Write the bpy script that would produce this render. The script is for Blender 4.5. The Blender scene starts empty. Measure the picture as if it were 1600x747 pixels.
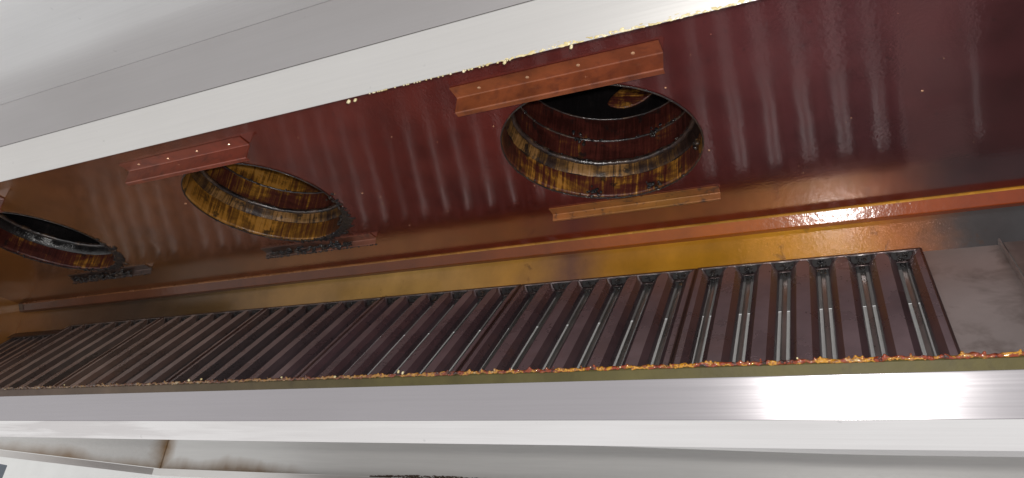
import bpy, bmesh, math, random
from mathutils import Vector, Matrix, noise as mnoise

# ------------------------------------------------------------------ camera, world, lamps, exposure
scene = bpy.context.scene
COL = scene.collection
R = random.Random(11)

RIGHT = Vector((0.90248, 0.420491, 0.093367))
DOWN = Vector((-0.109662, 0.433922, -0.894252))
FWD = Vector((-0.416539, 0.796805, 0.437718))
cd = bpy.data.cameras.new('camera')
cam = bpy.data.objects.new('camera', cd)
COL.objects.link(cam)
cd.sensor_width = 36.0
cd.lens = 24.578
cd.clip_start = 0.01
cd.clip_end = 200
mw = Matrix.Identity(4)
for i in range(3):
    mw[i][0] = RIGHT[i]; mw[i][1] = -DOWN[i]; mw[i][2] = -FWD[i]
cam.matrix_world = mw
scene.camera = cam

world = bpy.data.worlds.new('World')
scene.world = world
world.use_nodes = True
bg = world.node_tree.nodes['Background']
bg.inputs['Color'].default_value = (1.0, 0.99, 0.985, 1)
bg.inputs['Strength'].default_value = 0.86

fl = bpy.data.lights.new('phone_flash', 'POINT')
fl.energy = 60
fl.color = (1.0, 0.97, 0.93)
fl.shadow_soft_size = 0.012
flo = bpy.data.objects.new('phone_flash', fl)
flo.location = (0.012, -0.01, 0.03)
COL.objects.link(flo)

vs = scene.view_settings
vs.view_transform = 'Standard'
vs.look = 'None'
vs.exposure = 0.0
vs.gamma = 1.0
scene.render.engine = 'CYCLES'
scene.cycles.blur_glossy = 0.6
scene.cycles.max_bounces = 8
scene.cycles.sample_clamp_indirect = 6

# ------------------------------------------------------------------ layout in metres (camera at the origin, X along the hood, Y away, Z up)
H = 0.905                     # plenum ceiling
YW = 1.693                    # far edge of the ceiling
XL, XR = -3.33, 1.05          # ends of the plenum
SL = math.radians(49.508)     # slope of the filter bank
FB = (1.4089, 0.4354)         # foot of the visible filter face (y, z)
CY, RD = 1.268, 0.227         # ducts
DX = (-0.461, -1.474, -2.488)

# ------------------------------------------------------------------ node helpers
def newmat(name):
    m = bpy.data.materials.new(name)
    m.use_nodes = True
    nt = m.node_tree
    return m, nt, nt.nodes['Principled BSDF']

def N(nt, t, **kw):
    n = nt.nodes.new(t)
    for k, v in kw.items():
        setattr(n, k, v)
    return n

def pos(nt, scale=(1, 1, 1), rot=(0, 0, 0), src='pos'):
    if src == 'uv':
        o = N(nt, 'ShaderNodeTexCoord').outputs['UV']
    elif src == 'obj':
        o = N(nt, 'ShaderNodeTexCoord').outputs['Object']
    else:
        o = N(nt, 'ShaderNodeNewGeometry').outputs['Position']
    mp = N(nt, 'ShaderNodeMapping')
    mp.inputs['Scale'].default_value = scale
    mp.inputs['Rotation'].default_value = rot
    nt.links.new(o, mp.inputs['Vector'])
    return mp.outputs['Vector']

def noise(nt, vec, scale=5, detail=4, rough=0.55, dist=0.0):
    n = N(nt, 'ShaderNodeTexNoise')
    n.inputs['Scale'].default_value = scale
    n.inputs['Detail'].default_value = detail
    n.inputs['Roughness'].default_value = rough
    n.inputs['Distortion'].default_value = dist
    nt.links.new(vec, n.inputs['Vector'])
    return n.outputs['Fac']

def ramp(nt, fac, stops, interp='LINEAR'):
    r = N(nt, 'ShaderNodeValToRGB')
    r.color_ramp.interpolation = interp
    el = r.color_ramp.elements
    while len(el) < len(stops):
        el.new(0.5)
    for e, (p, c) in zip(el, stops):
        e.position = p
        e.color = (c, c, c, 1) if not isinstance(c, tuple) else (*c, 1)
    nt.links.new(fac, r.inputs['Fac'])
    return r.outputs['Color']

def math_n(nt, op, a, b=None, clamp=False):
    n = N(nt, 'ShaderNodeMath', operation=op, use_clamp=clamp)
    for i, v in enumerate((a, b)):
        if v is None:
            continue
        if isinstance(v, (int, float)):
            n.inputs[i].default_value = v
        else:
            nt.links.new(v, n.inputs[i])
    return n.outputs[0]

def mix(nt, fac, a, b, blend='MIX'):
    n = N(nt, 'ShaderNodeMix', data_type='RGBA', blend_type=blend)
    for sock, v in ((n.inputs[0], fac), (n.inputs[6], a), (n.inputs[7], b)):
        if isinstance(v, (int, float)):
            sock.default_value = v
        elif isinstance(v, tuple):
            sock.default_value = (*v, 1)
        else:
            nt.links.new(v, sock)
    return n.outputs[2]

def bump(nt, b, height, strength=0.2, dist=0.01, prev=None):
    n = N(nt, 'ShaderNodeBump')
    n.inputs['Strength'].default_value = strength
    n.inputs['Distance'].default_value = dist
    nt.links.new(height, n.inputs['Height'])
    if prev is not None:
        nt.links.new(prev, n.inputs['Normal'])
    if b is not None:
        nt.links.new(n.outputs['Normal'], b.inputs['Normal'])
    return n.outputs['Normal']

def xramp(nt, stops, wob=0.25, wscale=2.5, axis=0):
    """colour along the hood: stops [(x, colour)], edges broken up by noise"""
    g = N(nt, 'ShaderNodeNewGeometry').outputs['Position']
    s = N(nt, 'ShaderNodeSeparateXYZ')
    nt.links.new(g, s.inputs[0])
    nz = noise(nt, pos(nt, (1, 1, 1)), wscale, 5, 0.6)
    w = math_n(nt, 'MULTIPLY', math_n(nt, 'SUBTRACT', nz, 0.5), wob * 2)
    x = math_n(nt, 'ADD', s.outputs[axis], w)
    lo, hi = stops[0][0], stops[-1][0]
    f = math_n(nt, 'DIVIDE', math_n(nt, 'SUBTRACT', x, lo), hi - lo, True)
    return ramp(nt, f, [((p - lo) / (hi - lo), c) for p, c in stops])

def setp(b, **kw):
    for k, v in kw.items():
        s = b.inputs[k.replace('_', ' ')]
        s.default_value = (*v, 1) if isinstance(v, tuple) else v

# ------------------------------------------------------------------ materials
def steel(name, col=(0.74, 0.725, 0.705), rough=0.3, brush=0.05, wave=0.12, wdist=0.02, tint=None, wscale=(1.3, 5, 5)):
    m, nt, b = newmat(name)
    setp(b, Metallic=1.0)
    br = noise(nt, pos(nt, (3, 260, 260)), 1.0, 4, 0.6)
    big = noise(nt, pos(nt, (1.1, 3, 3)), 1.6, 4, 0.55)
    c = mix(nt, br, tuple(v * 0.9 for v in col), tuple(min(1, v * 1.06) for v in col))
    c = mix(nt, math_n(nt, 'MULTIPLY', big, 0.75), c, tuple(v * t for v, t in zip(col, (0.76, 0.75, 0.74))))
    sp = ramp(nt, noise(nt, pos(nt, (1, 1, 1)), 45, 2, 0.5), [(0.74, 0.0), (0.79, 1.0)])
    c = mix(nt, math_n(nt, 'MULTIPLY', sp, 0.25), c, tuple(v * 0.55 for v in col))
    nt.links.new(c, b.inputs['Base Color'])
    rr = math_n(nt, 'ADD', math_n(nt, 'MULTIPLY', br, 0.05), math_n(nt, 'MULTIPLY', big, 0.12))
    nt.links.new(math_n(nt, 'ADD', rr, rough - 0.08), b.inputs['Roughness'])
    p = bump(nt, None, noise(nt, pos(nt, wscale), 1.0, 2, 0.5), wave, wdist)
    bump(nt, b, br, brush, 0.002, p)
    return m

M = {}
M['steel'] = steel('brushed_steel')
M['steel_side'] = steel('side_steel', (0.60, 0.575, 0.575), 0.34)
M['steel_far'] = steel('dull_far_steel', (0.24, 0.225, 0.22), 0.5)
M['steel_canopy'] = steel('canopy_steel', (0.80, 0.805, 0.81), 0.34, 0.04, 0.25, 0.05, wscale=(0.9, 2.2, 2))
M['steel_bright'] = steel('polished_steel', (0.92, 0.905, 0.905), 0.17, 0.02, 0.35, 0.02, wscale=(6, 14, 14))
def paint_reflections(m, amt=0.5):  # blotchy room reflections painted into the base colour, mostly at the left
    nt = m.node_tree; b = nt.nodes['Principled BSDF']
    src = b.inputs['Base Color'].links[0].from_socket
    n1 = ramp(nt, noise(nt, pos(nt, (2.5, 40, 40)), 1.0, 4, 0.55, 0.3), [(0.42, 0.0), (0.56, 1.0)])
    x = xramp(nt, [(-3.0, 1.0), (-1.6, 0.85), (-1.0, 0.15), (1.0, 0.1)], 0.3, 2)
    f = math_n(nt, 'MULTIPLY', math_n(nt, 'MULTIPLY', n1, x), amt)
    nt.links.new(mix(nt, f, src, (0.40, 0.36, 0.36)), b.inputs['Base Color'])
paint_reflections(M['steel_bright'], 0.4)
M['steel_face'] = steel('trough_steel', (0.46, 0.44, 0.46), 0.2, 0.04, 0.1, 0.012)

def mk_skirt():
    m, nt, b = newmat('stained_steel')
    setp(b, Metallic=0.25)
    z = N(nt, 'ShaderNodeSeparateXYZ')
    nt.links.new(N(nt, 'ShaderNodeTexCoord').outputs['UV'], z.inputs[0])
    n1 = noise(nt, pos(nt, (2.0, 2.0, 1.0)), 1.6, 4, 0.5)
    n2 = noise(nt, pos(nt, (9, 9, 9)), 1.0, 5, 0.6)
    # v = height above the gutter, u = distance from the corner seam
    edge = math_n(nt, 'SUBTRACT', math_n(nt, 'MULTIPLY', n1, 0.17), 0.03)
    st = math_n(nt, 'MULTIPLY', math_n(nt, 'SUBTRACT', edge, z.outputs[1]), 17.0, True)
    seam = math_n(nt, 'SUBTRACT', 1.0, math_n(nt, 'DIVIDE', math_n(nt, 'ABSOLUTE', z.outputs[0]),
                  math_n(nt, 'ADD', 0.03, math_n(nt, 'MULTIPLY', n2, 0.11))), True)
    far = math_n(nt, 'SUBTRACT', 1.0, math_n(nt, 'MULTIPLY', math_n(nt, 'SUBTRACT', z.outputs[0], 0.75), 3.0, True))
    st = math_n(nt, 'MULTIPLY', st, far)
    f = math_n(nt, 'MAXIMUM', math_n(nt, 'MULTIPLY', st, 0.8), math_n(nt, 'MULTIPLY', seam, 1.0))
    f = math_n(nt, 'MULTIPLY', f, math_n(nt, 'ADD', 0.55, math_n(nt, 'MULTIPLY', n2, 0.7)), True)
    br = noise(nt, pos(nt, (4, 120, 120)), 1.0, 3)
    c = mix(nt, br, (0.62, 0.615, 0.60), (0.72, 0.715, 0.70))
    c = mix(nt, f, c, (0.22, 0.115, 0.03))
    nt.links.new(c, b.inputs['Base Color'])
    nt.links.new(math_n(nt, 'ADD', 0.34, math_n(nt, 'MULTIPLY', f, 0.25)), b.inputs['Roughness'])
    bump(nt, b, n2, 0.1, 0.01)
    return m
M['skirt'] = mk_skirt()

def mk_ceiling():
    m, nt, b = newmat('varnished_grease_ceiling')
    c = xramp(nt, [(-3.3, (0.24, 0.09, 0.032)), (-2.3, (0.36, 0.145, 0.042)), (-1.75, (0.30, 0.095, 0.035)), (-1.25, (0.23, 0.042, 0.024)),
                   (-0.7, (0.22, 0.028, 0.018)), (-0.2, (0.165, 0.027, 0.025)), (0.2, (0.12, 0.03, 0.035)), (1.0, (0.085, 0.025, 0.03))], 0.35, 1.6)
    blot = ramp(nt, noise(nt, pos(nt, (1, 1, 1)), 6, 7, 0.68), [(0.32, 0.7), (0.5, 0.97), (0.7, 1.18)])
    c = mix(nt, 1.0, c, blot, 'MULTIPLY')
    spot = ramp(nt, noise(nt, pos(nt, (1, 1, 1)), 70, 2, 0.4), [(0.70, 0.0), (0.76, 1.0)])
    c = mix(nt, math_n(nt, 'MULTIPLY', spot, 0.5), c, (0.03, 0.012, 0.012))
    nt.links.new(c, b.inputs['Base Color'])
    setp(b, Metallic=0.6, Specular_IOR_Level=0.8, Coat_Weight=0.9, Coat_Roughness=0.10, Coat_IOR=1.65)
    rg = ramp(nt, noise(nt, pos(nt, (1, 1, 1)), 3, 4), [(0.3, 0.14), (0.7, 0.24)])
    nt.links.new(rg, b.inputs['Roughness'])
    cr = ramp(nt, noise(nt, pos(nt, (1, 1.3, 1)), 4.5, 5, 0.65, 0.5), [(0.35, 0.10), (0.55, 0.12), (0.75, 0.16)])
    nt.links.new(cr, b.inputs['Coat Roughness'])
    peel = noise(nt, pos(nt, (1, 1, 1)), 130, 2, 0.5)
    msk = ramp(nt, noise(nt, pos(nt, (1, 1.6, 1)), 2.6, 3), [(0.42, 0.15), (0.6, 1.0)])
    p = bump(nt, None, noise(nt, pos(nt, (1, 1, 1)), 4, 2), 0.08, 0.02)
    n = bump(nt, b, math_n(nt, 'MULTIPLY', peel, msk), 0.22, 0.0015, p)
    nt.links.new(n, b.inputs['Coat Normal'])
    return m
M['ceiling'] = mk_ceiling()

def grease(name, xs, blot=(0.6, 1.2), bscale=8, dark=(0.02, 0.012, 0.01), darkamt=0.4, dthr=(0.6, 0.75), rough=(0.2, 0.35),
           metal=0.5, coat=0.9, bs=60, bst=0.3, bd=0.002, stretch=(1, 1, 1), wob=0.2, wscale=3.0, spec=0.5, croug=0.16):
    m, nt, b = newmat(name)
    c = xramp(nt, xs, wob, wscale)
    c = mix(nt, 1.0, c, ramp(nt, noise(nt, pos(nt, stretch), bscale, 6, 0.62), [(0.3, blot[0]), (0.7, blot[1])]), 'MULTIPLY')
    dk = ramp(nt, noise(nt, pos(nt, stretch), bscale * 2.7, 4, 0.6, 0.4), [(dthr[0], 0.0), (dthr[1], 1.0)])
    c = mix(nt, math_n(nt, 'MULTIPLY', dk, darkamt), c, dark)
    nt.links.new(c, b.inputs['Base Color'])
    setp(b, Metallic=metal, Coat_Weight=coat, Coat_Roughness=croug, Coat_IOR=1.5, Specular_IOR_Level=spec)
    nt.links.new(ramp(nt, noise(nt, pos(nt, (1, 1, 1)), bscale, 4), [(0.3, rough[0]), (0.7, rough[1])]), b.inputs['Roughness'])
    n = bump(nt, b, noise(nt, pos(nt, stretch), bs, 4, 0.6), bst, bd)
    nt.links.new(n, b.inputs['Coat Normal'])
    return m

M['strip'] = grease('amber_red_strip', [(-3.3, (0.11, 0.038, 0.02)), (-1.6, (0.13, 0.038, 0.012)), (-0.8, (0.20, 0.045, 0.005)), (-0.2, (0.36, 0.085, 0.002)),
                                        (0.3, (0.27, 0.042, 0.003)), (1.0, (0.17, 0.024, 0.004))], (0.75, 1.15), 9, darkamt=0.3, bst=0.3, rough=(0.45, 0.55), metal=0.1, spec=0.1, croug=0.13, coat=0.6)
M['fillet'] = grease('gold_grease_fillet', [(-3.3, (0.25, 0.10, 0.05)), (-1.5, (0.35, 0.15, 0.05)), (-0.6, (0.55, 0.26, 0.04)), (0.3, (0.60, 0.27, 0.02)), (1.0, (0.5, 0.2, 0.02))], metal=0.2, coat=0.6, bst=0.2)
M['wall'] = grease('amber_wall', [(-3.33, (0.30, 0.13, 0.03)), (-2.95, (0.09, 0.045, 0.02)), (-2.6, (0.05, 0.035, 0.025)), (-2.1, (0.13, 0.075, 0.025)), (-1.75, (0.36, 0.21, 0.06)), (-1.2, (0.48, 0.29, 0.085)),
                                  (-0.86, (0.46, 0.24, 0.04)), (-0.72, (0.18, 0.085, 0.055)), (-0.56, (0.46, 0.215, 0.02)), (-0.2, (0.50, 0.235, 0.012)), (0.02, (0.52, 0.25, 0.008)),
                                  (0.16, (0.38, 0.13, 0.03)), (0.28, (0.075, 0.07, 0.07)), (0.45, (0.055, 0.06, 0.065)), (1.0, (0.12, 0.05, 0.02))],
                   (0.75, 1.15), 8, (0.10, 0.04, 0.01), 0.55, (0.64, 0.72), (0.3, 0.42), 0.2, 0.7, 55, 0.25, 0.002, (1, 1, 0.8), 0.10, 5)
M['rail'] = grease('red_brown_rail', [(-3.3, (0.10, 0.04, 0.028)), (-1.7, (0.27, 0.065, 0.028)), (-1.2, (0.25, 0.045, 0.022)), (-0.7, (0.28, 0.08, 0.024)), (-0.3, (0.22, 0.055, 0.02)), (0.3, (0.2, 0.05, 0.02))],
                  (0.65, 1.2), 14, (0.08, 0.018, 0.012), 0.55, (0.5, 0.72), (0.3, 0.45), 0.35, 0.9, 150, 0.25, 0.0012, croug=0.12)
M['rail_far'] = grease('tan_brown_rail', [(-3.3, (0.07, 0.04, 0.03)), (-2.2, (0.08, 0.045, 0.035)), (-1.7, (0.10, 0.055, 0.04)), (-1.3, (0.26, 0.09, 0.05)), (-0.7, (0.34, 0.12, 0.03)), (-0.4, (0.34, 0.15, 0.03)), (-0.2, (0.32, 0.10, 0.03))],
                      (0.6, 1.2), 14, (0.03, 0.02, 0.02), 0.8, (0.55, 0.66), (0.3, 0.45), 0.35, 0.6, 120, 0.4, 0.002)

def mk_filter(name, base, rust, rough=0.34, metal=0.8):
    m, nt, b = newmat(name)
    c = xramp(nt, [(-3.3, rust[0]), (-2.4, rust[1]), (-1.75, rust[2]), (-1.3, base), (-0.9, tuple(v * 0.8 for v in base)), (0.3, base)], 0.25, 2.0)
    n1 = noise(nt, pos(nt, (1.2, 1.0, 1.0)), 6, 6, 0.65)
    c = mix(nt, 1.0, c, ramp(nt, n1, [(0.3, 0.72), (0.7, 1.2)]), 'MULTIPLY')
    n2 = noise(nt, pos(nt, (9, 9, 9)), 1.0, 5, 0.65)
    c = mix(nt, math_n(nt, 'MULTIPLY', ramp(nt, n2, [(0.55, 0.0), (0.75, 1.0)]), 0.2), c, (0.22, 0.09, 0.06))
    nt.links.new(c, b.inputs['Base Color'])
    setp(b, Metallic=metal, Coat_Weight=0.2, Coat_Roughness=0.2)
    nt.links.new(ramp(nt, n1, [(0.3, rough - 0.08), (0.7, rough + 0.12)]), b.inputs['Roughness'])
    bump(nt, b, noise(nt, pos(nt, (1, 1, 1)), 40, 4, 0.6), 0.05, 0.002)
    return m
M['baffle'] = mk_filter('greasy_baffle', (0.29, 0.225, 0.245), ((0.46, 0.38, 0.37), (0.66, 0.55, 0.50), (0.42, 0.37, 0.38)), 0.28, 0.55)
M['baffle_side'] = mk_filter('shaded_baffle_side', (0.13, 0.092, 0.105), ((0.12, 0.095, 0.09), (0.17, 0.135, 0.12), (0.10, 0.085, 0.088)), 0.28, 0.6)  # darker copy for the side facets: their shade is put into the colour
M['channel'] = mk_filter('grey_channel', (0.42, 0.42, 0.41), ((0.3, 0.2, 0.16), (0.4, 0.3, 0.25), (0.42, 0.39, 0.37)), 0.3, 0.8)
M['frame'] = mk_filter('greasy_frame', (0.16, 0.12, 0.12), ((0.18, 0.14, 0.13), (0.2, 0.15, 0.13), (0.15, 0.11, 0.11)), 0.32, 0.85)
M['blank'] = grease('dull_steel', [(-0.1, (0.55, 0.51, 0.495)), (0.31, (0.56, 0.52, 0.505)), (0.36, (0.26, 0.22, 0.21)), (1.0, (0.2, 0.16, 0.15))],
                   (0.85, 1.1), 4, (0.14, 0.10, 0.08), 0.6, (0.52, 0.75), (0.36, 0.46), 0.6, 0.1, 40, 0.05, 0.002, wob=0.03)

def mk_black():
    m, nt, b = newmat('black_wet_grease')
    c = ramp(nt, noise(nt, pos(nt, (1, 1, 1)), 40, 4), [(0.4, (0.008, 0.008, 0.01)), (0.62, (0.03, 0.02, 0.015)), (0.75, (0.12, 0.06, 0.02))])
    nt.links.new(c, b.inputs['Base Color'])
    setp(b, Roughness=0.4, Specular_IOR_Level=0.1, Coat_Weight=1.0, Coat_Roughness=0.13, Coat_IOR=1.5)
    n = bump(nt, b, noise(nt, pos(nt, (1, 1, 1)), 110, 4, 0.6), 0.9, 0.006)
    nt.links.new(n, b.inputs['Coat Normal'])
    return m
M['black'] = mk_black()
def mk_ring():
    m, nt, b = newmat('wet_joint_ring')
    c = ramp(nt, noise(nt, pos(nt, (1, 1, 1)), 30, 4), [(0.4, (0.012, 0.010, 0.011)), (0.6, (0.06, 0.035, 0.025)), (0.72, (0.2, 0.12, 0.06))])
    nt.links.new(c, b.inputs['Base Color'])
    setp(b, Roughness=0.3, Metallic=0.3, Specular_IOR_Level=0.5, Coat_Weight=1.0, Coat_Roughness=0.16, Coat_IOR=1.7)
    n = bump(nt, b, noise(nt, pos(nt, (1, 1, 1)), 170, 3, 0.6), 0.5, 0.003)
    nt.links.new(n, b.inputs['Coat Normal'])
    return m
M['ring'] = mk_ring()

def mk_bead():
    m, nt, b = newmat('amber_grease_bead')
    n1 = noise(nt, pos(nt, (1, 1, 1)), 55, 4, 0.65)
    bright = ramp(nt, n1, [(0.36, (0.02, 0.007, 0.005)), (0.44, (0.20, 0.025, 0.004)), (0.50, (0.12, 0.035, 0.006)), (0.56, (0.42, 0.20, 0.015)), (0.62, (0.14, 0.035, 0.006)), (0.74, (0.5, 0.36, 0.12))])
    dull = ramp(nt, n1, [(0.30, (0.02, 0.014, 0.01)), (0.5, (0.09, 0.045, 0.025)), (0.62, (0.20, 0.12, 0.05)), (0.75, (0.4, 0.35, 0.28))])
    f = xramp(nt, [(-2.2, 0.0), (-1.1, 0.3), (-0.4, 1.0), (1.0, 1.0)], 0.15, 4)
    nt.links.new(mix(nt, f, dull, bright), b.inputs['Base Color'])
    setp(b, Roughness=0.35, Coat_Weight=1.0, Coat_Roughness=0.05, Coat_IOR=1.4, Specular_IOR_Level=0.2)
    bump(nt, b, noise(nt, pos(nt, (1, 1, 1)), 200, 2), 0.5, 0.002)
    return m
M['bead'] = mk_bead()
M['olive'] = grease('olive_grease_film', [(-3.3, (0.10, 0.065, 0.06)), (-1.6, (0.10, 0.07, 0.05)), (-0.8, (0.065, 0.055, 0.02)), (1.0, (0.06, 0.047, 0.01))], (0.7, 1.2), 10, darkamt=0.3, metal=0.1, coat=0.0, rough=(0.5, 0.6), spec=0.25)

def mk_crust():
    m, nt, b = newmat('pale_grease_crust')
    c = ramp(nt, noise(nt, pos(nt, (1, 1, 1)), 60, 3), [(0.35, (0.40, 0.32, 0.14)), (0.5, (0.48, 0.41, 0.22)), (0.65, (0.55, 0.49, 0.34))])
    nt.links.new(c, b.inputs['Base Color'])
    setp(b, Roughness=0.35, Coat_Weight=0.6, Coat_Roughness=0.15)
    return m
M['crust'] = mk_crust()

def mk_duct(name, gold, seed, wet=0.4, gcol=(0.42, 0.18, 0.028), base=(0.085, 0.018, 0.013), dark=None):
    """vertical drips of amber over dark red; gold = share of amber (low..high threshold)"""
    m, nt, b = newmat(name)
    v1 = pos(nt, (1, 1, 1), src='uv')
    mp = nt.nodes[-1]
    mp.inputs['Location'].default_value = (seed * 3.17, seed * 1.3, 0)
    mp.inputs['Scale'].default_value = (24, 1.2, 1)
    st = noise(nt, mp.outputs['Vector'], 1.0, 7, 0.68, 0.9)
    mp2 = N(nt, 'ShaderNodeMapping')
    nt.links.new(N(nt, 'ShaderNodeTexCoord').outputs['UV'], mp2.inputs['Vector'])
    mp2.inputs['Location'].default_value = (seed * 2.1, seed, 0)
    mp2.inputs['Scale'].default_value = (1.6, 4, 1)
    bl = noise(nt, mp2.outputs['Vector'], 1.0, 5, 0.65, 0.6)
    s = math_n(nt, 'ADD', math_n(nt, 'MULTIPLY', st, 0.5), math_n(nt, 'MULTIPLY', bl, 0.5))
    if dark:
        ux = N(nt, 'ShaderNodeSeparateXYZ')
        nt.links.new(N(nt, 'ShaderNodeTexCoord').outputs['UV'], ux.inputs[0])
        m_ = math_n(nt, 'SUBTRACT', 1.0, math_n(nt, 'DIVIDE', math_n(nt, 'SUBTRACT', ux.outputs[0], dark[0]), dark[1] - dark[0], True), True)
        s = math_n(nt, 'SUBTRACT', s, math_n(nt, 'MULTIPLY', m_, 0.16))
    lo, hi = gold
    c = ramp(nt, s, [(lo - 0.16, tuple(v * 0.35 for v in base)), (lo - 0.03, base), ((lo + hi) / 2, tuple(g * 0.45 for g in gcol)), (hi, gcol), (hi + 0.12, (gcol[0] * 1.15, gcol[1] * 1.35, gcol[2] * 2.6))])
    bk = ramp(nt, noise(nt, pos(nt, (1, 1, 1)), 26, 4, 0.6), [(0.60, 0.0), (0.68, 1.0)])
    c = mix(nt, math_n(nt, 'MULTIPLY', bk, 0.85), c, (0.01, 0.008, 0.008))
    nt.links.new(c, b.inputs['Base Color'])
    setp(b, Metallic=0.2, Roughness=0.5, Coat_Weight=wet * 2, Coat_Roughness=0.14, Coat_IOR=1.45, Specular_IOR_Level=0.2)
    p = bump(nt, None, st, 0.35, 0.004)
    n = bump(nt, b, noise(nt, pos(nt, (1, 1, 1)), 150, 4, 0.65), 0.3, 0.003, p)
    nt.links.new(n, b.inputs['Coat Normal'])
    return m
G_HI, G_MID, G_LO = (0.515, 0.575), (0.56, 0.62), (0.595, 0.65)
M['d_hi'] = mk_duct('duct_gold_drips', G_HI, 1.0)
M['d_mid'] = mk_duct('duct_amber_drips', G_MID, 2.0)
M['d_lo'] = mk_duct('duct_dark_red', G_LO, 3.0)
M['d_gold'] = mk_duct('duct_gold_crust', (0.43, 0.53), 4.0, 0.5, (0.50, 0.25, 0.035), (0.14, 0.05, 0.012))
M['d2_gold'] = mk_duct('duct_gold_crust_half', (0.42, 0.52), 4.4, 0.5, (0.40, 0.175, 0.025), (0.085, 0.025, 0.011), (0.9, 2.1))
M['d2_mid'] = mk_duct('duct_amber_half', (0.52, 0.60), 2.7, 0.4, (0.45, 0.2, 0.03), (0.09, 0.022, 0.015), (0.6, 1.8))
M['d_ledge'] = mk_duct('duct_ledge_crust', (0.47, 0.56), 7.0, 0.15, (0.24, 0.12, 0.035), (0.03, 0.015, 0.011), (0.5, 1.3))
M['d_black'] = mk_duct('duct_black', (0.66, 0.76), 5.0, 0.7, (0.2, 0.1, 0.03), (0.014, 0.011, 0.012))

def plain(name, col, rough=0.5, metal=0.0, coat=0.0):
    m, nt, b = newmat(name)
    n1 = noise(nt, pos(nt, (1, 1, 1)), 3, 4)
    nt.links.new(mix(nt, n1, tuple(v * 0.9 for v in col), tuple(min(1, v * 1.08) for v in col)), b.inputs['Base Color'])
    setp(b, Roughness=rough, Metallic=metal, Coat_Weight=coat)
    return m
M['white_wall'] = plain('white_paint', (0.82, 0.82, 0.80), 0.6)
M['cabinet'] = plain('blue_grey_steel', (0.16, 0.18, 0.21), 0.35, 0.5)
M['flat_black'] = plain('flat_black', (0.012, 0.011, 0.012), 0.6)  # plain black for the painted slot holes and the added duct sleeve
M['rivet'] = grease('tan_rivet', [(-3.3, (0.45, 0.24, 0.14)), (1, (0.55, 0.32, 0.18))], rough=(0.2, 0.3), metal=0.6)

# ------------------------------------------------------------------ object helpers
def link(name, me, mat, parent=None):
    o = bpy.data.objects.new(name, me)
    if mat is not None and not me.materials:
        me.materials.append(mat)
    COL.objects.link(o)
    if parent is not None:
        o.parent = parent
    return o

def mesh(name, V, F, mat, parent=None, uv=None, smooth=False):
    me = bpy.data.meshes.new(name)
    me.from_pydata([tuple(v) for v in V], [], F)
    if uv is not None:
        l = me.uv_layers.new(name='UVMap')
        for lp in me.loops:
            l.data[lp.index].uv = uv[lp.vertex_index]
    if smooth:
        for p in me.polygons:
            p.use_smooth = True
    me.update()
    return link(name, me, mat, parent)

def thing(name, label, cat, loc=(0, 0, 0), rx=0.0, group=None):
    o = bpy.data.objects.new(name, None)
    o.empty_display_size = 0.05
    COL.objects.link(o)
    o.location = loc
    o.rotation_euler = (rx, 0, 0)
    return tag(o, label, cat, group)

def tag(o, label, cat, group=None):
    o['label'] = label
    o['category'] = cat
    if group:
        o['group'] = group
    return o

def fillet(P, r=0.003, n=4):
    """round the inner corners of an open polyline in (y, z)"""
    out = [P[0]]
    for a, b, c in zip(P, P[1:], P[2:]):
        va = Vector((a[0] - b[0], a[1] - b[1])); vc = Vector((c[0] - b[0], c[1] - b[1]))
        la, lc = va.length, vc.length
        t = min(r, la * 0.4, lc * 0.4)
        p0 = Vector(b) + va / la * t; p1 = Vector(b) + vc / lc * t
        for k in range(n + 1):
            s = k / n
            q = p0 * (1 - s) ** 2 + Vector(b) * 2 * s * (1 - s) + p1 * s * s
            out.append((q.x, q.y))
    out.append(P[-1])
    return out

def sheet(name, P, x0, x1, mat, parent, th=0.0025, r=0.003, nx=1, uvf=None, warp=None, side=1):
    """folded sheet metal of real thickness: profile P in (y, z) drawn out along x"""
    Q = fillet(P, r) if len(P) > 2 else list(P)
    nrm = []
    for i in range(len(Q)):
        a = Vector(Q[max(0, i - 1)]); b = Vector(Q[min(len(Q) - 1, i + 1)])
        t = (b - a).normalized()
        nrm.append(Vector((-t.y, t.x)) * side)
    loop = [Vector(q) for q in Q] + [Vector(q) + n * th for q, n in reversed(list(zip(Q, nrm)))]
    k = len(loop)
    V, F, UV = [], [], []
    for i in range(nx + 1):
        x = x0 + (x1 - x0) * i / nx
        for q in loop:
            y, z = q
            if warp:
                y, z = warp(x, y, z)
            V.append((x, y, z))
            UV.append(uvf(x, y, z) if uvf else (x, z))
    for i in range(nx):
        for j in range(k):
            F.append((i * k + j, i * k + (j + 1) % k, (i + 1) * k + (j + 1) % k, (i + 1) * k + j))
    F.append(tuple(range(k))[::-1])
    F.append(tuple(nx * k + j for j in range(k)))
    o = mesh(name, V, F, mat, parent, UV)
    bm = bmesh.new(); bm.from_mesh(o.data)
    bmesh.ops.recalc_face_normals(bm, faces=bm.faces)
    bm.to_mesh(o.data); bm.free()
    return o

def box(name, lo, hi, mat, parent, bev=0.0):
    me = bpy.data.meshes.new(name)
    bm = bmesh.new()
    bmesh.ops.create_cube(bm, size=1)
    for v in bm.verts:
        v.co = Vector([lo[i] + (hi[i] - lo[i]) * (v.co[i] + 0.5) for i in range(3)])
    if bev:
        bmesh.ops.bevel(bm, geom=list(bm.edges), offset=bev, segments=1, affect='EDGES')
    bm.to_mesh(me); bm.free()
    return link(name, me, mat, parent)

ICO = None
def wet(o, vox=0.0018, it=4):
    m = o.modifiers.new('merge', 'REMESH'); m.mode = 'VOXEL'; m.voxel_size = vox; m.use_smooth_shade = True
    m = o.modifiers.new('flow', 'SMOOTH'); m.iterations = it; m.factor = 0.5
    return o

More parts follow.
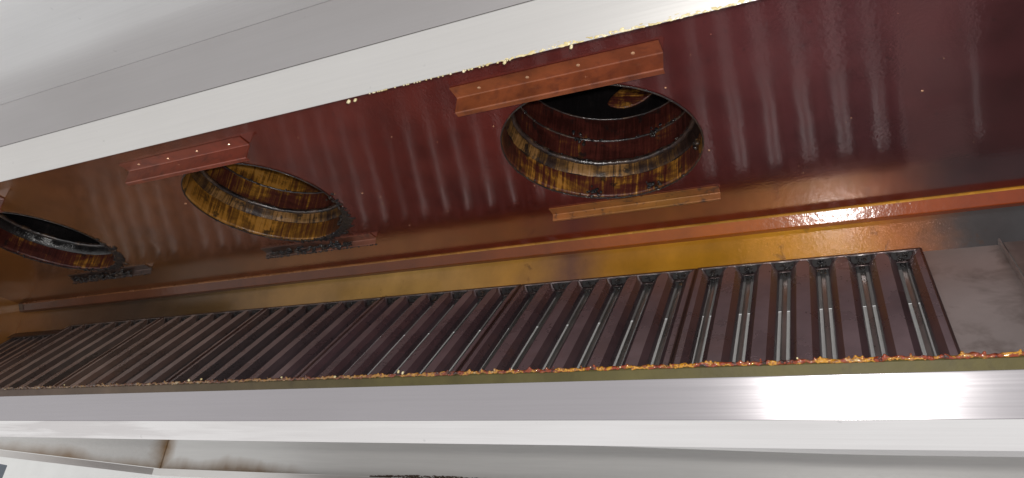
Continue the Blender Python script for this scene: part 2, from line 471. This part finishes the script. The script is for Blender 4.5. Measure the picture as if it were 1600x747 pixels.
def lumps(name, items, mat, parent=None, jit=0.35, sub=1):
    """items: (x, y, z, rx, ry, rz) blobs joined in one mesh"""
    global ICO
    key = sub
    if ICO is None:
        ICO = {}
    if key not in ICO:
        bm = bmesh.new()
        bmesh.ops.create_icosphere(bm, subdivisions=sub, radius=1)
        ICO[key] = ([v.co.copy() for v in bm.verts], [[v.index for v in f.verts] for f in bm.faces])
        bm.free()
    iv, fv = ICO[key]
    V, F = [], []
    for (x, y, z, a, b_, c) in items:
        o = len(V)
        s = Vector((R.uniform(0, 99), R.uniform(0, 99), R.uniform(0, 99)))
        for v in iv:
            k = 1 + jit * mnoise.noise(v * 1.3 + s) * 1.6
            V.append((x + v.x * a * k, y + v.y * b_ * k, z + v.z * c * k))
        F += [[i + o for i in f] for f in fv]
    o = mesh(name, V, F, mat, parent, smooth=True)
    return o

# ------------------------------------------------------------------ the hood: canopy, near rail, plenum
hood = thing('extraction_hood', 'long stainless steel kitchen extraction hood with grease-stained brown plenum inside', 'hood', (0, 0.8, 0.785))
hood_off = Vector((0, -0.8, -0.785))
def H_(o):
    o.location = hood_off if o.parent is hood else (0, 0, 0)
    return o
CE = 1.005 * 0 + 0.768 / 0.768
YN, ZN = 0.806, 0.7855        # lower edge of the near rail
Y1, Z1 = 0.760, 0.8555        # fold between white band and grey side
Z0 = 0.760 * 1.3325           # canopy level (1.0127)
H_(sheet('canopy_panel', [(-0.55, Z0 + 0.003), (0.7745, Z0)], -4.6, 1.6, M['steel_canopy'], hood, th=0.002, nx=1))
H_(sheet('plenum_side', [(Y1, Z1 + 0.003), (Y1, Z0 - 0.0004)], -4.2, 1.6, M['steel_side'], hood, th=0.002, side=-1))
RAIL = H_(sheet('opening_rail', [(Y1 + 0.0005, Z1 + 0.002), (Y1, Z1), (YN, ZN), (YN + 0.004, ZN + 0.004), (YN + 0.004, H - 0.002)], -4.2, 1.6, M['steel'], hood, th=0.0015, r=0.002, side=1))

# ceiling sheet with three round openings
def ceiling():
    y0, y1 = YN + 0.006, YW
    V, F = [], []
    def quad(xa, xb):
        o = len(V)
        V.extend([(xa, y0, H), (xb, y0, H), (xb, y1, H), (xa, y1, H)])
        F.append((o, o + 3, o + 2, o + 1))
    hw = 0.34
    edges = sorted([(c - hw, c + hw) for c in DX])
    x = XL
    for a, b in edges:
        quad(x, a); x = b
    quad(x, XR)
    for c in DX:
        angs = [2 * math.pi * k / 96 for k in range(96)]
        for cx_, cy_ in ((c - hw, y0), (c + hw, y0), (c + hw, y1), (c - hw, y1)):
            angs.append(math.atan2(cy_ - CY, cx_ - c) % (2 * math.pi))
        angs = sorted(set(round(a, 6) for a in angs))
        o = len(V); n = len(angs)
        for a in angs:
            ca, sa = math.cos(a), math.sin(a)
            V.append((c + RD * ca, CY + RD * sa, H))
            t = min([(hw / abs(ca)) if abs(ca) > 1e-6 else 9, ((y1 - CY) / sa) if sa > 1e-6 else 9, ((y0 - CY) / sa) if sa < -1e-6 else 9])
            V.append((c + t * ca, CY + t * sa, H))
        for k in range(n):
            k2 = (k + 1) % n
            F.append((o + 2 * k, o + 2 * k2, o + 2 * k2 + 1, o + 2 * k + 1))
    n0 = len(V)
    V2 = V + [(v[0], v[1], v[2] + 0.0025) for v in V]
    F2 = F + [tuple(i + n0 for i in reversed(f)) for f in F]
    ob = mesh('plenum_ceiling', V2, F2, M['ceiling'], hood)
    bm = bmesh.new(); bm.from_mesh(ob.data)
    bmesh.ops.remove_doubles(bm, verts=bm.verts, dist=1e-5)
    bmesh.ops.recalc_face_normals(bm, faces=bm.faces)
    bm.to_mesh(ob.data); bm.free()
    return H_(ob)
CEIL = ceiling()
YS = YW + 0.0158                           # the strip leans back a little
ZS = YS * math.tan(math.radians(27.08))   # lower edge of the strip
YB = 1.7285                                # amber wall
STRIP = H_(sheet('corner_strip', [(YW + 0.006, H + 0.0028), (YW - 0.0005, H + 0.0026), (YW - 0.0004, H - 0.0006), (YS, ZS), (YB - 0.0005, ZS + 0.002)], XL, XR, M['strip'], hood, th=0.0015, r=0.0025, side=1, nx=1))
H_(sheet('grease_fillet', [(YW - 0.0045, H - 0.0006), (YW - 0.0018, H - 0.0016), (YW + 0.0004, H - 0.0045)], XL, XR, M['fillet'], STRIP, th=0.0008, r=0.001, side=1))
H_(sheet('back_wall', [(YB, ZS + 0.03), (YB, 0.762)], XL, XR, M['wall'], hood, th=0.002, side=1))
H_(sheet('filter_ledge', [(YB - 0.001, 0.776), (YB - 0.026, 0.748)], XL, XR, M['frame'], hood, th=0.002, side=-1))
# end wall
ew = mesh('end_wall', [(XL, YN + 0.005, H + 0.002), (XL, YB, H + 0.002), (XL, YB, 0.70), (XL, 1.36, 0.36), (XL, 1.15, 0.36), (XL, YN + 0.005, ZN)], [(0, 1, 2, 3, 4, 5)], M['wall'], hood)
H_(ew)
m_ = ew.modifiers.new('thick', 'SOLIDIFY'); m_.thickness = 0.003; m_.offset = 0
# a folded cover strip in the far left corner
H_(sheet('corner_patch', [(YW - 0.002, H - 0.002), (YS - 0.003, ZS + 0.004)], XL + 0.002, XL + 0.03, M['rail_far'], hood, th=0.001, side=-1))

# grease on the lower edge of the near rail
it = []
for i in range(520):
    x = R.uniform(-0.66, 0.12)
    w = min(1, max(0, (x + 0.66) / 0.25)) * min(1, max(0.25, (0.14 - x) / 0.25))
    s = R.uniform(0.0006, 0.0012) * (0.5 + 0.6 * w)
    d = abs(R.gauss(0, 0.004)) * w * (0.4 + 1.2 * abs(mnoise.noise(Vector((x * 9, 0, 0)))))
    it.append((x, YN - 0.0005 - d * 0.55, ZN + 0.0008 + d * 0.8 - R.uniform(0, 0.0012) * w, s * 3.5, s, s))
o = wet(H_(lumps('grease_crust', it, M['crust'], RAIL)), 0.0009, 2); o['kind'] = 'stuff'
it = [(-0.80, YN + 0.004, ZN - 0.004, 0.006, 0.004, 0.005), (-0.785, YN + 0.004, ZN - 0.004, 0.004, 0.003, 0.004), (-0.47, YN, ZN - 0.003, 0.004, 0.003, 0.005),
      (-0.55, YN, ZN - 0.001, 0.003, 0.003, 0.003), (-0.35, YN, ZN - 0.004, 0.003, 0.003, 0.006)]
for i in range(40):
    it.append((R.uniform(-0.75, -0.45), YN, ZN - 0.0005, 0.002, 0.0015, 0.0015))
o = H_(lumps('grease_drips', it, M['crust'], RAIL)); o['kind'] = 'stuff'

# specks of dried grease on the ceiling
def on_ceiling(px, py):
    dv = RIGHT * (px - 800) + DOWN * (py - 373.5) + FWD * 1092.374
    return dv * (H / dv.z)
it = []
for px, py, s in ((1040, 137, .005), (771, 197, .004), (1108, 235, .005), (1086, 232, .003), (835, 290, .004), (290, 318, .007), (523, 303, .004), (566, 302, .006), (595, 308, .004), (598, 318, .005),
                  (1441, 142, .005), (1330, 184, .003), (550, 255, .003), (640, 352, .004), (400, 260, .006), (466, 215, .004), (612, 214, .003), (160, 350, .004), (1255, 270, .003), (700, 330, .003)):
    c = on_ceiling(px, py)
    s *= 0.7; it.append((c.x, c.y, H - 0.0005, s, s * 0.7, s * 0.45))
for i in range(40):
    it.append((R.uniform(-3, 0.6), R.uniform(0.92, 1.66), H - 0.0002, *(R.uniform(0.0006, 0.0013),) * 3))
it = [q for q in it if all(math.hypot(q[0] - c, q[1] - CY) > RD + 0.006 for c in DX)]
o = H_(lumps('grease_specks', it, M['rivet'], CEIL)); o['kind'] = 'stuff'

H_(sheet('far_plenum_side', [(YB + 0.012, 0.80), (YB + 0.012, Z0 - 0.0004)], -3.33, 1.6, M['steel_far'], hood, th=0.002, side=-1))
H_(sheet('far_canopy_panel', [(YB + 0.010, Z0), (2.668, Z0)], -3.33, 2.2, M['steel_far'], hood, th=0.002))
# far skirt of the canopy with its gutter lip, corner at the left
SX, SY, SZ = -3.33, 2.67, 0.357
CXo, CYo = -3.95, 2.20
def wallpanel(name, a, b, z0, z1, mat, th, u0, u1, parent=hood):
    d = (Vector(b) - Vector(a)).normalized(); n = Vector((-d.y, d.x)) * th
    V = []; UV = []
    for (p, u) in ((a, u0), (b, u1)):
        for z in (z0, z1):
            V += [(p[0], p[1], z), (p[0] + n.x, p[1] + n.y, z)]; UV += [(u, z - z0)] * 2
    F = [(0, 4, 6, 2), (1, 3, 7, 5), (0, 2, 3, 1), (4, 5, 7, 6), (0, 1, 5, 4), (2, 6, 7, 3)]
    return H_(mesh(name, V, F, mat, parent, UV))
SKIRT = wallpanel('far_skirt', (SX + 0.0015, SY), (2.2, SY), SZ, Z0 - 0.001, M['skirt'], 0.002, 0.0015, 5.5)
wallpanel('corner_skirt', (CXo - 0.6, CYo - 0.455), (SX - 0.0015, SY), SZ, Z0 - 0.001, M['skirt'], 0.002, -1.5, -0.0015)
box_ = box('corner_seam', (SX - 0.003, SY - 0.0045, SZ - 0.001), (SX + 0.004, SY - 0.0005, Z0 - 0.002), M['skirt'], SKIRT, 0.001); H_(box_)
LO = 0.035
wallpanel('gutter_lip', (SX, SY - LO), (2.2, SY - LO), 0.3195, 0.3515, M['steel'], 0.002, 0, 5.5)
wallpanel('corner_gutter_lip', (CXo - 0.6 + 0.02, CYo - 0.455 - LO), (SX - 0.0005, SY - LO), 0.3195, 0.3515, M['steel'], 0.002, -1.5, 0)
H_(sheet('gutter_floor', [(SY - LO + 0.002, 0.3205), (SY - 0.001, 0.3205), (SY - 0.001, SZ - 0.001)], SX, 2.2, M['steel'], hood, th=0.001, r=0.001))
it = []
for i in range(420):
    x = R.uniform(-1.98, -1.16)
    w = 1 - abs((x + 1.6) / 0.42) ** 2
    it.append((x, SY - 0.001, SZ + R.uniform(0.0, 0.014) * max(0.2, w), R.uniform(0.003, 0.012), 0.0015, R.uniform(0.001, 0.0028)))
o = H_(lumps('gutter_sludge', it, M['olive'], SKIRT)); o['kind'] = 'stuff'

# ------------------------------------------------------------------ grease trough under the filters
tr = thing('grease_trough', 'stainless steel grease trough along the bottom of the filters, lip crusted with amber grease', 'trough', (0, 1.25, 0.2183))
toff = Vector((0, -1.25, -0.2183))
LY, LZ = 1.10, 0.3384
FY, FZ = 1.122, 0.2549
BY, BZ = 1.150, 0.2183
def T_(o):
    o.location = toff if o.parent is tr else (0, 0, 0)
    return o
XT0, XT1 = -3.6, 1.6
uo = 1.10
LIP = T_(sheet('trough_lip', [(LY + 0.012, LZ - 0.004), (LY + 0.001, LZ - 0.0005), (LY, LZ - 0.007)], XT0, XT1, M['olive'], tr, th=0.0015, r=0.001, side=1))
zo = (LY + 0.0055) * math.tan(math.radians(15.97))
T_(sheet('grease_film', [(LY + 0.0003, LZ - 0.0072), (LY + 0.0056, zo)], XT0, XT1, M['olive'], tr, th=0.0015, side=1))
def sag(x, y, z):
    return y, z + 0.0012 * math.sin(x * 2.1 + 0.6) - 0.0015 * math.exp(-((x + 0.02) / 0.35) ** 2)
FACE = T_(sheet('trough_face', [(LY + 0.0064, zo + 0.0045), (LY + 0.0060, zo - 0.0004), (FY, FZ)], XT0, XT1, M['steel_face'], tr, th=0.0015, nx=80, side=1, warp=lambda x, y, z: (y, z) if z > 0.3 else sag(x, y, z)))
T_(sheet('trough_bevel', [(FY - 0.0003, FZ - 0.0006), (BY, BZ)], XT0, XT1, M['steel_bright'], tr, th=0.0015, nx=80, side=1, warp=sag))
def tilt(x, y, z):
    if y > 1.18 and z < 0.24:
        z += 0.009 * min(1, max(0, (-0.0 - x) / 0.5))
    return sag(x, y, z) if z < 0.24 else (y, z)
T_(sheet('trough_floor', [(BY + 0.001, BZ + 0.0006), (1.195, 0.2186), (1.40, 0.405), (1.408, 0.405)], XT0, XT1, M['steel_face'], tr, th=0.0015, nx=80, side=1, warp=tilt, r=0.002))
# short scratch on the face
T_(box('scratch', (-2.115, LY + 0.0075, 0.283), (-2.113, LY + 0.0105, 0.303), M['steel_bright'], FACE))
it = []
x = XT0
while x < XT1:
    near = min(1.0, max(0.0, (x + 2.4) / 2.0))
    s = R.uniform(0.0020, 0.0036) * (0.7 + 0.5 * near)
    it.append((x, LY - 0.0015 + R.uniform(-0.001, 0.001), LZ - 0.0032 + R.uniform(-0.002, 0.002), s * R.uniform(1.2, 3.0), s * 0.8, s * 0.9))
    if R.random() < 0.35:
        it.append((x, LY - 0.004, LZ - R.uniform(-0.002, 0.007), s * 0.7, s * 0.6, s * 0.7))
    x += R.uniform(0.002, 0.0055)
o = wet(T_(lumps('grease_bead', it, M['bead'], LIP)), 0.0012, 2); o['kind'] = 'stuff'
it = [(R.uniform(-3, 0.6), LY - 0.004, LZ + R.uniform(-0.004, 0.003), *(R.uniform(0.0012, 0.003),) * 3) for i in range(14)]
it += [(-0.79, LY - 0.003, LZ + 0.004, 0.003, 0.002, 0.005), (-0.78, LY - 0.003, LZ + 0.001, 0.003, 0.002, 0.004)]
o = T_(lumps('grease_flecks', it, M['crust'], LIP)); o['kind'] = 'stuff'

# ------------------------------------------------------------------ ducts
def lathe(name, prof, c, mat, parent, seg=96, wob=0.0, seed=0):
    wob *= 0.4
    V, F, UV = [], [], []
    n = len(prof)
    for k in range(seg + 1):
        a = 2 * math.pi * k / seg
        for (r, z) in prof:
            w = wob * mnoise.noise(Vector((math.cos(a) * 6, math.sin(a) * 6, z * 30 + seed)))
            w += wob * 0.6 * mnoise.noise(Vector((math.cos(a) * 22, math.sin(a) * 22, z * 60 + seed)))
            w += wob * 0.5 * mnoise.noise(Vector((math.cos(a) * 55, math.sin(a) * 55, z * 90 + seed)))
            V.append(((r - w) * math.cos(a), (r - w) * math.sin(a), z + w * 0.5)); UV.append((k / seg * 2 * math.pi * 0.227 * 4, z * 4))
    for k in range(seg):
        for j in range(n - 1):
            F.append((k * n + j, (k + 1) * n + j, (k + 1) * n + j + 1, k * n + j + 1))
    return mesh(name, V, F, mat, parent, UV, True)

def bead(r, z, t, n=8):
    return [(r + t * math.cos(2 * math.pi * k / n), z + t * math.sin(2 * math.pi * k / n)) for k in range(n + 1)]

duct_labels = ('large round exhaust duct with amber drips, nearest the right end of the plenum',
               'middle round exhaust duct with golden crust and black wet rim',
               'blackened round exhaust duct at the far left end of the plenum')
spec = [  # materials of collar, ledge, lower, mid, upper sections
    ('d_hi', 'd_ledge', 'd_lo', 'd_lo', 'd_black'),
    ('d2_gold', 'd_ledge', 'd2_mid', 'd2_gold', 'd_lo'),
    ('d_mid', 'd_black', 'd_black', 'd_black', 'd_black')]
for i, cx in enumerate(DX):
    t = thing('exhaust_duct', duct_labels[i], 'duct', (cx, CY, H), group='round ducts through the plenum ceiling')
    ms = [M[k] for k in spec[i]]
    z = lambda q: q - H
    lathe('collar', [(RD + 0.0015, 0.001), (RD, -0.002), (RD - 0.001, 0.01), (RD - 0.001, 0.03), (RD, 0.061)], cx, ms[0], t, 200, 0.0025, i)
    lathe('light_block_sleeve', [(RD + 0.0125, 0.003), (RD + 0.0125, 0.30), (RD + 0.0125, 0.6), (0.002, 0.601)], cx, M['flat_black'], t, 64)  # added unseen shell, keeps light from leaking between the duct sections
    lathe('rim', bead(RD + 0.0005, -0.0015, 0.002), cx, M['black'], t, 128, 0.002, i + 3)
    lathe('ledge', [(RD - 0.0005, 0.0615), (RD - 0.004, 0.067), (RD - 0.007, 0.078), (RD - 0.010, 0.094)], cx, ms[1], t, 320, 0.006, i + 5)
    lathe('joint_ring', bead(RD - 0.0115, 0.097, 0.0075), cx, M['ring'], t, 320, 0.005, i + 7)
    lathe('duct_section', [(RD - 0.009, 0.10), (RD - 0.009, 0.13), (RD - 0.009, 0.165)], cx, ms[2], t, 96, 0.002, i + 9)
    lathe('joint_ring', bead(RD - 0.010, 0.167, 0.003), cx, M['ring'], t, 320, 0.003, i + 11)
    lathe('duct_section', [(RD - 0.011, 0.168), (RD - 0.011, 0.20), (RD - 0.011, 0.234)], cx, ms[3], t, 96, 0.002, i + 13)
    lathe('joint_ring', bead(RD - 0.012, 0.236, 0.0025), cx, M['ring'], t, 160, 0.002, i + 15)
    top = lathe('duct_section', [(RD - 0.013, 0.238), (RD - 0.013, 0.32), (RD - 0.013, 0.60)], cx, ms[4], t, 96, 0.003, i + 17)
    lathe('damper_plate', [(RD - 0.014, 0.55), (0.12, 0.555), (0.03, 0.56), (0.002, 0.56)], cx, M['d_black'], t, 48, 0.003, i)
    # greasy clots on the rings
    it = []
    for zr, rr, cnt in ((0.099, RD - 0.016, 60), (0.167, RD - 0.014, 34), (0.0, RD - 0.001, 26 if i == 0 else 60)):
        for k in range(cnt):
            a = R.uniform(0.05, 3.1)
            s = R.uniform(0.0015, 0.0045)
            it.append((rr * math.cos(a), rr * math.sin(a), zr + R.uniform(-0.005, 0.004), s, s, s * 0.8))
    for (a, zr, n_) in ([(1.25, 0.17, 14), (2.2, 0.17, 16), (1.95, 0.01, 18), (1.25, 0.012, 16), (0.45, 0.03, 16)] if i == 0 else [(1.35, 0.14, 14), (0.55, 0.08, 30), (0.8, 0.03, 30), (0.35, 0.12, 40), (0.9, 0.02, 20)]):
        for k in range(n_):
            aa = a + R.gauss(0, 0.05); s = R.uniform(0.002, 0.006)
            it.append(((RD - 0.010) * math.cos(aa), (RD - 0.010) * math.sin(aa), zr + R.gauss(0, 0.008), s, s, s * 1.2))
    o = lumps('grease_clots', it, M['black'], t); o['kind'] = 'stuff'
    if i == 0:
        # lens-shaped opening of a side branch high on the far wall
        V, F, UV = [], [], []
        n = 40
        def lens(k, s, dep):
            a = 2 * math.pi * k / n
            u = 0.080 * math.cos(a) * s; h = 0.050 * math.copysign(abs(math.sin(a)) ** 1.4, math.sin(a)) * s * (1.0 if math.sin(a) > 0 else 0.7) + u * 0.22
            th = math.pi / 2 - (0.02 + u) / (RD - 0.014)
            r = RD - 0.016 + dep
            return (r * math.cos(th), r * math.sin(th), 0.305 + h)
        for s, dep in ((1.0, 0.002), (0.98, -0.001), (0.9, -0.002), (0.5, -0.0025), (0.15, -0.003)):
            for k in range(n):
                V.append(lens(k, s, dep)); UV.append((V[-1][2] * 12 + V[-1][0] * 3, V[-1][0] * 9))
        for q in range(4):
            for k in range(n):
                F.append((q * n + k, q * n + (k + 1) % n, (q + 1) * n + (k + 1) % n, (q + 1) * n + k))
        F.append(tuple(4 * n + k for k in range(n)))
        mesh('branch_opening', V, F, M['d_hi'], top, UV, True)

# ------------------------------------------------------------------ Z-shaped rails riveted beside the ducts
def zrail(label, x0, x1, yf, yw, zdrop, ylip, mat, rivets, group):
    t = thing('guide_rail', label, 'rail', ((x0 + x1) / 2, yw, H - 0.0005), group=group)
    off = Vector((-(x0 + x1) / 2, -yw, -H + 0.0005))
    P = [(yf, H - 0.0030), (yw, H - 0.0030), (yw + 0.001, H - zdrop), (yw + ylip, H - zdrop - 0.001)]
    o = sheet('profile', P, x0, x1, mat, t, th=0.0022, r=0.0035, side=1, nx=1)
    o.location = off
    if rivets:
        base = None
        for k in range(rivets):
            x = x0 + (x1 - x0) * (0.14 + 0.74 * k / (rivets - 1))
            if base is None:
                me = bpy.data.meshes.new('rivet'); bm = bmesh.new()
                bmesh.ops.create_uvsphere(bm, u_segments=10, v_segments=6, radius=0.0042)
                for v in bm.verts: v.co.z *= 0.5
                bm.to_mesh(me); bm.free(); base = me
            rv = link('rivet', base, M['rivet'], o)
            rv.location = Vector((x, (yf + yw) / 2 + R.uniform(-0.002, 0.002), H - 0.0034))
    return t
near = ('red-brown riveted rail on the near side of the right-hand duct', 'red-brown riveted rail on the near side of the middle duct', 'dark rail end on the near side of the far left duct')
farl = ('amber-brown rail strip on the far side of the right-hand duct', 'brown rail strip under black grease on the far side of the middle duct', 'dark brown rail strip on the far side of the far left duct')
for i in range(3):
    dx = (0, -1.028, -2.035)[i]
    zrail(near[i], -0.688 + dx, -0.249 + dx, 0.966, 1.000, 0.040, 0.014, M['rail'], 4, 'rails on the near side of the ducts')
    dx = (0, -1.030, -2.03)[i]
    zrail(farl[i], -0.684 + dx, -0.241 + dx, 1.503, 1.533, 0.021, 0.006, M['rail_far'], 0, 'rails on the far side of the ducts')
# black grease that has run from the two left ducts over their far rails
for i, lab in ((1, 'black wet grease run from the middle duct over its far rail'), (2, 'black wet grease run from the far left duct over its far rail')):
    cx = DX[i]
    it = []
    for k in range(320):
        a = R.gauss(0.95, 0.36)
        r = RD + abs(R.gauss(0, 0.011)) - 0.003
        s = R.uniform(0.003, 0.008)
        it.append((cx + r * math.cos(a), CY + r * math.sin(a), H - 0.001, s * 1.2, s * 1.2, s * 0.42))
    for k in range(220):
        x = R.uniform(cx - 0.22, cx + 0.12); s = R.uniform(0.002, 0.006)
        it.append((x, 1.528 + R.gauss(0, 0.006), H - R.uniform(0.003, 0.022), s * 1.6, s * 0.8, s * 0.7))
    for k in range(60):
        x = R.uniform(cx - 0.23, cx + 0.21); s = R.uniform(0.0015, 0.004)
        it.append((x, 1.536, H - 0.023, s * 1.4, s, s))
    o = lumps('grease_spill', it, M['black'], jit=0.22)
    wet(o, 0.0017, 3); tag(o, lab, 'grease'); o['kind'] = 'stuff'

# ------------------------------------------------------------------ baffle filters
FW, FLN, V0 = 0.506, 0.46, -0.065       # width, top of the face, hidden foot (along the slope)
PITCH = FW / 6
def baffle_mesh(kind):
    """kind 0 whole hood, -1 / +1 the half hoods at the sides"""
    n = 0.0300
    def prof(h, d):
        P = [(-h, -d), (-h * 0.9, -d * 0.5), (-h * 0.47, -0.0005), (h * 0.47, -0.0005), (h * 0.9, -d * 0.5), (h, -d)]
        if kind == -1: P = [(0, -0.0005), (h * 0.47, -0.0005), (h * 0.9, -d * 0.5), (h, -d)]
        if kind == 1: P = [(-h, -d), (-h * 0.9, -d * 0.5), (-h * 0.47, -0.0005), (0, -0.0005)]
        return P
    rows = [(V0 + 0.006, n * 0.5, 0.010), (V0 + 0.03, n, 0.024), (FLN - 0.036, n, 0.024), (FLN - 0.010, n * 0.42, 0.004)]
    V, F = [], []
    for v, h, d in rows:
        for u, w in prof(h, d):
            V.append((u, v, w))
    k = len(prof(1, 1))
    for r in range(len(rows) - 1):
        for j in range(k - 1):
            F.append((r * k + j, r * k + j + 1, (r + 1) * k + j + 1, (r + 1) * k + j))
    m0 = len(V)
    V += [(u, v, w - 0.0015) for u, v, w in V]
    F += [tuple(i + m0 for i in reversed(f)) for f in F[:]]
    me = bpy.data.meshes.new('baffle')
    me.from_pydata(V, [], F)
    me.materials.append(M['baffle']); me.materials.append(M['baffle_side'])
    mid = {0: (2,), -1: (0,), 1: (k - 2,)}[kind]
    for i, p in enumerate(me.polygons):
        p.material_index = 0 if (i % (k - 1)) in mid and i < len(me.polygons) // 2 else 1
    return me
def channel_mesh():
    h = 0.0058
    P = [(-h, -0.024), (-h + 0.0008, -0.031), (-0.0040, -0.0335), (0.0040, -0.0335), (h - 0.0008, -0.031), (h, -0.024)]
    V, F = [], []
    for v in (V0 + 0.006, FLN - 0.026):
        V += [(u, v, w) for u, w in P]
    k = len(P)
    for r in range(1):
        for j in range(k - 1):
            F.append((r * k + j, r * k + j + 1, (r + 1) * k + j + 1, (r + 1) * k + j))
    m0 = len(V)
    V += [(u, v, w - 0.0012) for u, v, w in V]
    F += [tuple(i + m0 for i in reversed(f)) for f in F[:]]
    me = bpy.data.meshes.new('channel')
    me.from_pydata(V, [], F)
    me.materials.append(M['channel'])
    return me
def box_mesh(name, lo, hi, mat, bev=0.0008):
    o = box(name, lo, hi, mat, None, bev); me = o.data
    bpy.data.objects.remove(o)
    return me
hw = FW / 2
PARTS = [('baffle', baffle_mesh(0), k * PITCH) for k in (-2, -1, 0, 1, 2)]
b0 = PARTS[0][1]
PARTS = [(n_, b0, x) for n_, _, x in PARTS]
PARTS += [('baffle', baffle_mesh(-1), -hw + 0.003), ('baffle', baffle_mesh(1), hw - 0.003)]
chm = channel_mesh()
PARTS += [('channel', chm, (k + 0.5) * PITCH) for k in range(-3, 3)]
PARTS += [('top_rail', box_mesh('top_rail', (-hw, FLN - 0.0075, -0.042), (hw, FLN, 0.0), M['frame']), 0),
          ('bottom_rail', box_mesh('bottom_rail', (-hw, V0, -0.042), (hw, V0 + 0.008, 0.0), M['frame']), 0)]
PARTS += [('flange_edge', box_mesh('flange_edge', (-hw + 0.012, FLN - 0.0098, -0.003), (hw - 0.012, FLN - 0.0080, 0.0004), M['steel_side'], 0.0003), 0)]
sr = box_mesh('side_rail', (-0.0025, V0 + 0.0085, -0.042), (0.0025, FLN - 0.008, 0.0012), M['frame'])
PARTS += [('side_rail', sr, -hw + 0.0025), ('side_rail', sr, hw - 0.0025)]
me = bpy.data.meshes.new('pocket')
a_ = 0.021
me.from_pydata([(-a_, FLN - 0.034, -0.034), (a_, FLN - 0.034, -0.034), (a_, FLN - 0.0085, -0.005), (-a_, FLN - 0.0085, -0.005), (-a_, FLN - 0.034, -0.037), (a_, FLN - 0.034, -0.037), (a_, FLN - 0.0085, -0.008), (-a_, FLN - 0.0085, -0.008)], [],
               [(0, 1, 2, 3), (7, 6, 5, 4), (0, 4, 5, 1), (1, 5, 6, 2), (2, 6, 7, 3), (3, 7, 4, 0)])
me.materials.append(M['flat_black'])  # black backing plate paints the dark of the hole atop each slot
PARTS += [('pocket', me, (k + 0.5) * PITCH) for k in range(-3, 3)]
# shreds of grease in the top pockets
pocket = []
for v_ in range(3):
    it = []
    for k in range(44):
        s = R.uniform(0.0012, 0.0036)
        q = R.random(); it.append((R.gauss(0, 0.008), FLN - 0.011 - q * 0.024, -0.006 - q * 0.027 + R.uniform(0, 0.003), s, s, s))
    ob = lumps('grease_clot', it, M['black']); pocket.append(ob.data); bpy.data.objects.remove(ob)

edges = [0.181, -0.336, -0.846, -1.336, -1.834, -2.360, -2.915, -3.35]
flab = ['dark purple-brown baffle filter at the right end of the bank, beside the blank panel',
        'second baffle filter from the blank panel, with pale grey slots',
        'third baffle filter from the blank panel, below the amber wall',
        'fourth baffle filter from the blank panel, dark with thin bright edges',
        'fifth baffle filter from the blank panel, rust-brown towards its foot',
        'sixth baffle filter from the blank panel, its far side edge standing proud',
        'last baffle filter at the far left, sunk below its neighbour']
yf, zf = FB
nrm = Vector((0, -math.sin(SL), math.cos(SL)))
for i in range(7):
    xc = (edges[i] + edges[i + 1]) / 2
    lift = (-0.0004, -0.0012, -0.0002, -0.0014, -0.0006, 0.0, -0.030)[i]
    if i == 6: xc = edges[6] - FW / 2 - 0.004
    loc = Vector((xc, yf, zf)) + nrm * lift + Vector((0, math.cos(SL), math.sin(SL))) * R.uniform(-0.002, 0.001)
    if i == 6:
        loc += Vector((0, math.cos(SL), math.sin(SL))) * -0.004
    t = thing('baffle_filter', flab[i], 'filter', loc, SL, 'baffle filters in a row')
    t.rotation_euler[2] = 0
    sc = min(1.12, (edges[i] - edges[i + 1] - 0.0012) / FW) if i < 6 else 0.80
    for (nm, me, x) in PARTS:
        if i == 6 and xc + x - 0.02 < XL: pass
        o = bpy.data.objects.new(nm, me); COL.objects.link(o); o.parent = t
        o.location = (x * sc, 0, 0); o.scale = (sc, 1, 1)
    if i == 6:
        t.location.x = edges[6] - 0.004 - FW * sc / 2
    for k in range(-3, 3):
        o = bpy.data.objects.new('grease_clot', R.choice(pocket)); COL.objects.link(o); o.parent = t
        o.location = ((k + 0.5) * PITCH * sc, 0, 0); o['kind'] = 'stuff'

# blank steel panels to the right of the filters
def panel(label, x0, x1, w):
    t = thing('blank_panel', label, 'panel', (0.5 * (x0 + x1), yf + nrm.y * w, zf + nrm.z * w), SL, 'blank panels at the right of the filters')
    hwid = (x1 - x0) / 2
    box('plate', (-hwid, V0, -0.003), (hwid, FLN + 0.012, 0.0), M['blank'], t, 0.0006)
    box('edge_fold', (hwid - 0.004, V0, 0.0004), (hwid, FLN + 0.012, 0.016), M['blank'], t, 0.001)
    return t
panel('plain dull grey steel panel right of the last filter', 0.184, 0.336, -0.017)
panel('darker plain steel panel at the right edge of the picture', 0.342, 0.95, -0.012)

# ------------------------------------------------------------------ what shows beyond the hood
bw = box('background_wall', (-14, 6.0, -1.5), (4, 6.06, 1.6), M['white_wall'], None)
bw['kind'] = 'structure'
cb = thing('tall_cabinet', 'blue-grey steel cabinet top corner at the lower left edge of the picture', 'cabinet', (-7.98, 4.0, -1.5))
box('carcass', (-0.6, 0, 0), (0.5, 0.3, 2.05), M['cabinet'], cb, 0.006)
box('door', (-0.59, -0.02, 0.1), (0.49, -0.0005, 2.02), M['cabinet'], cb, 0.004)
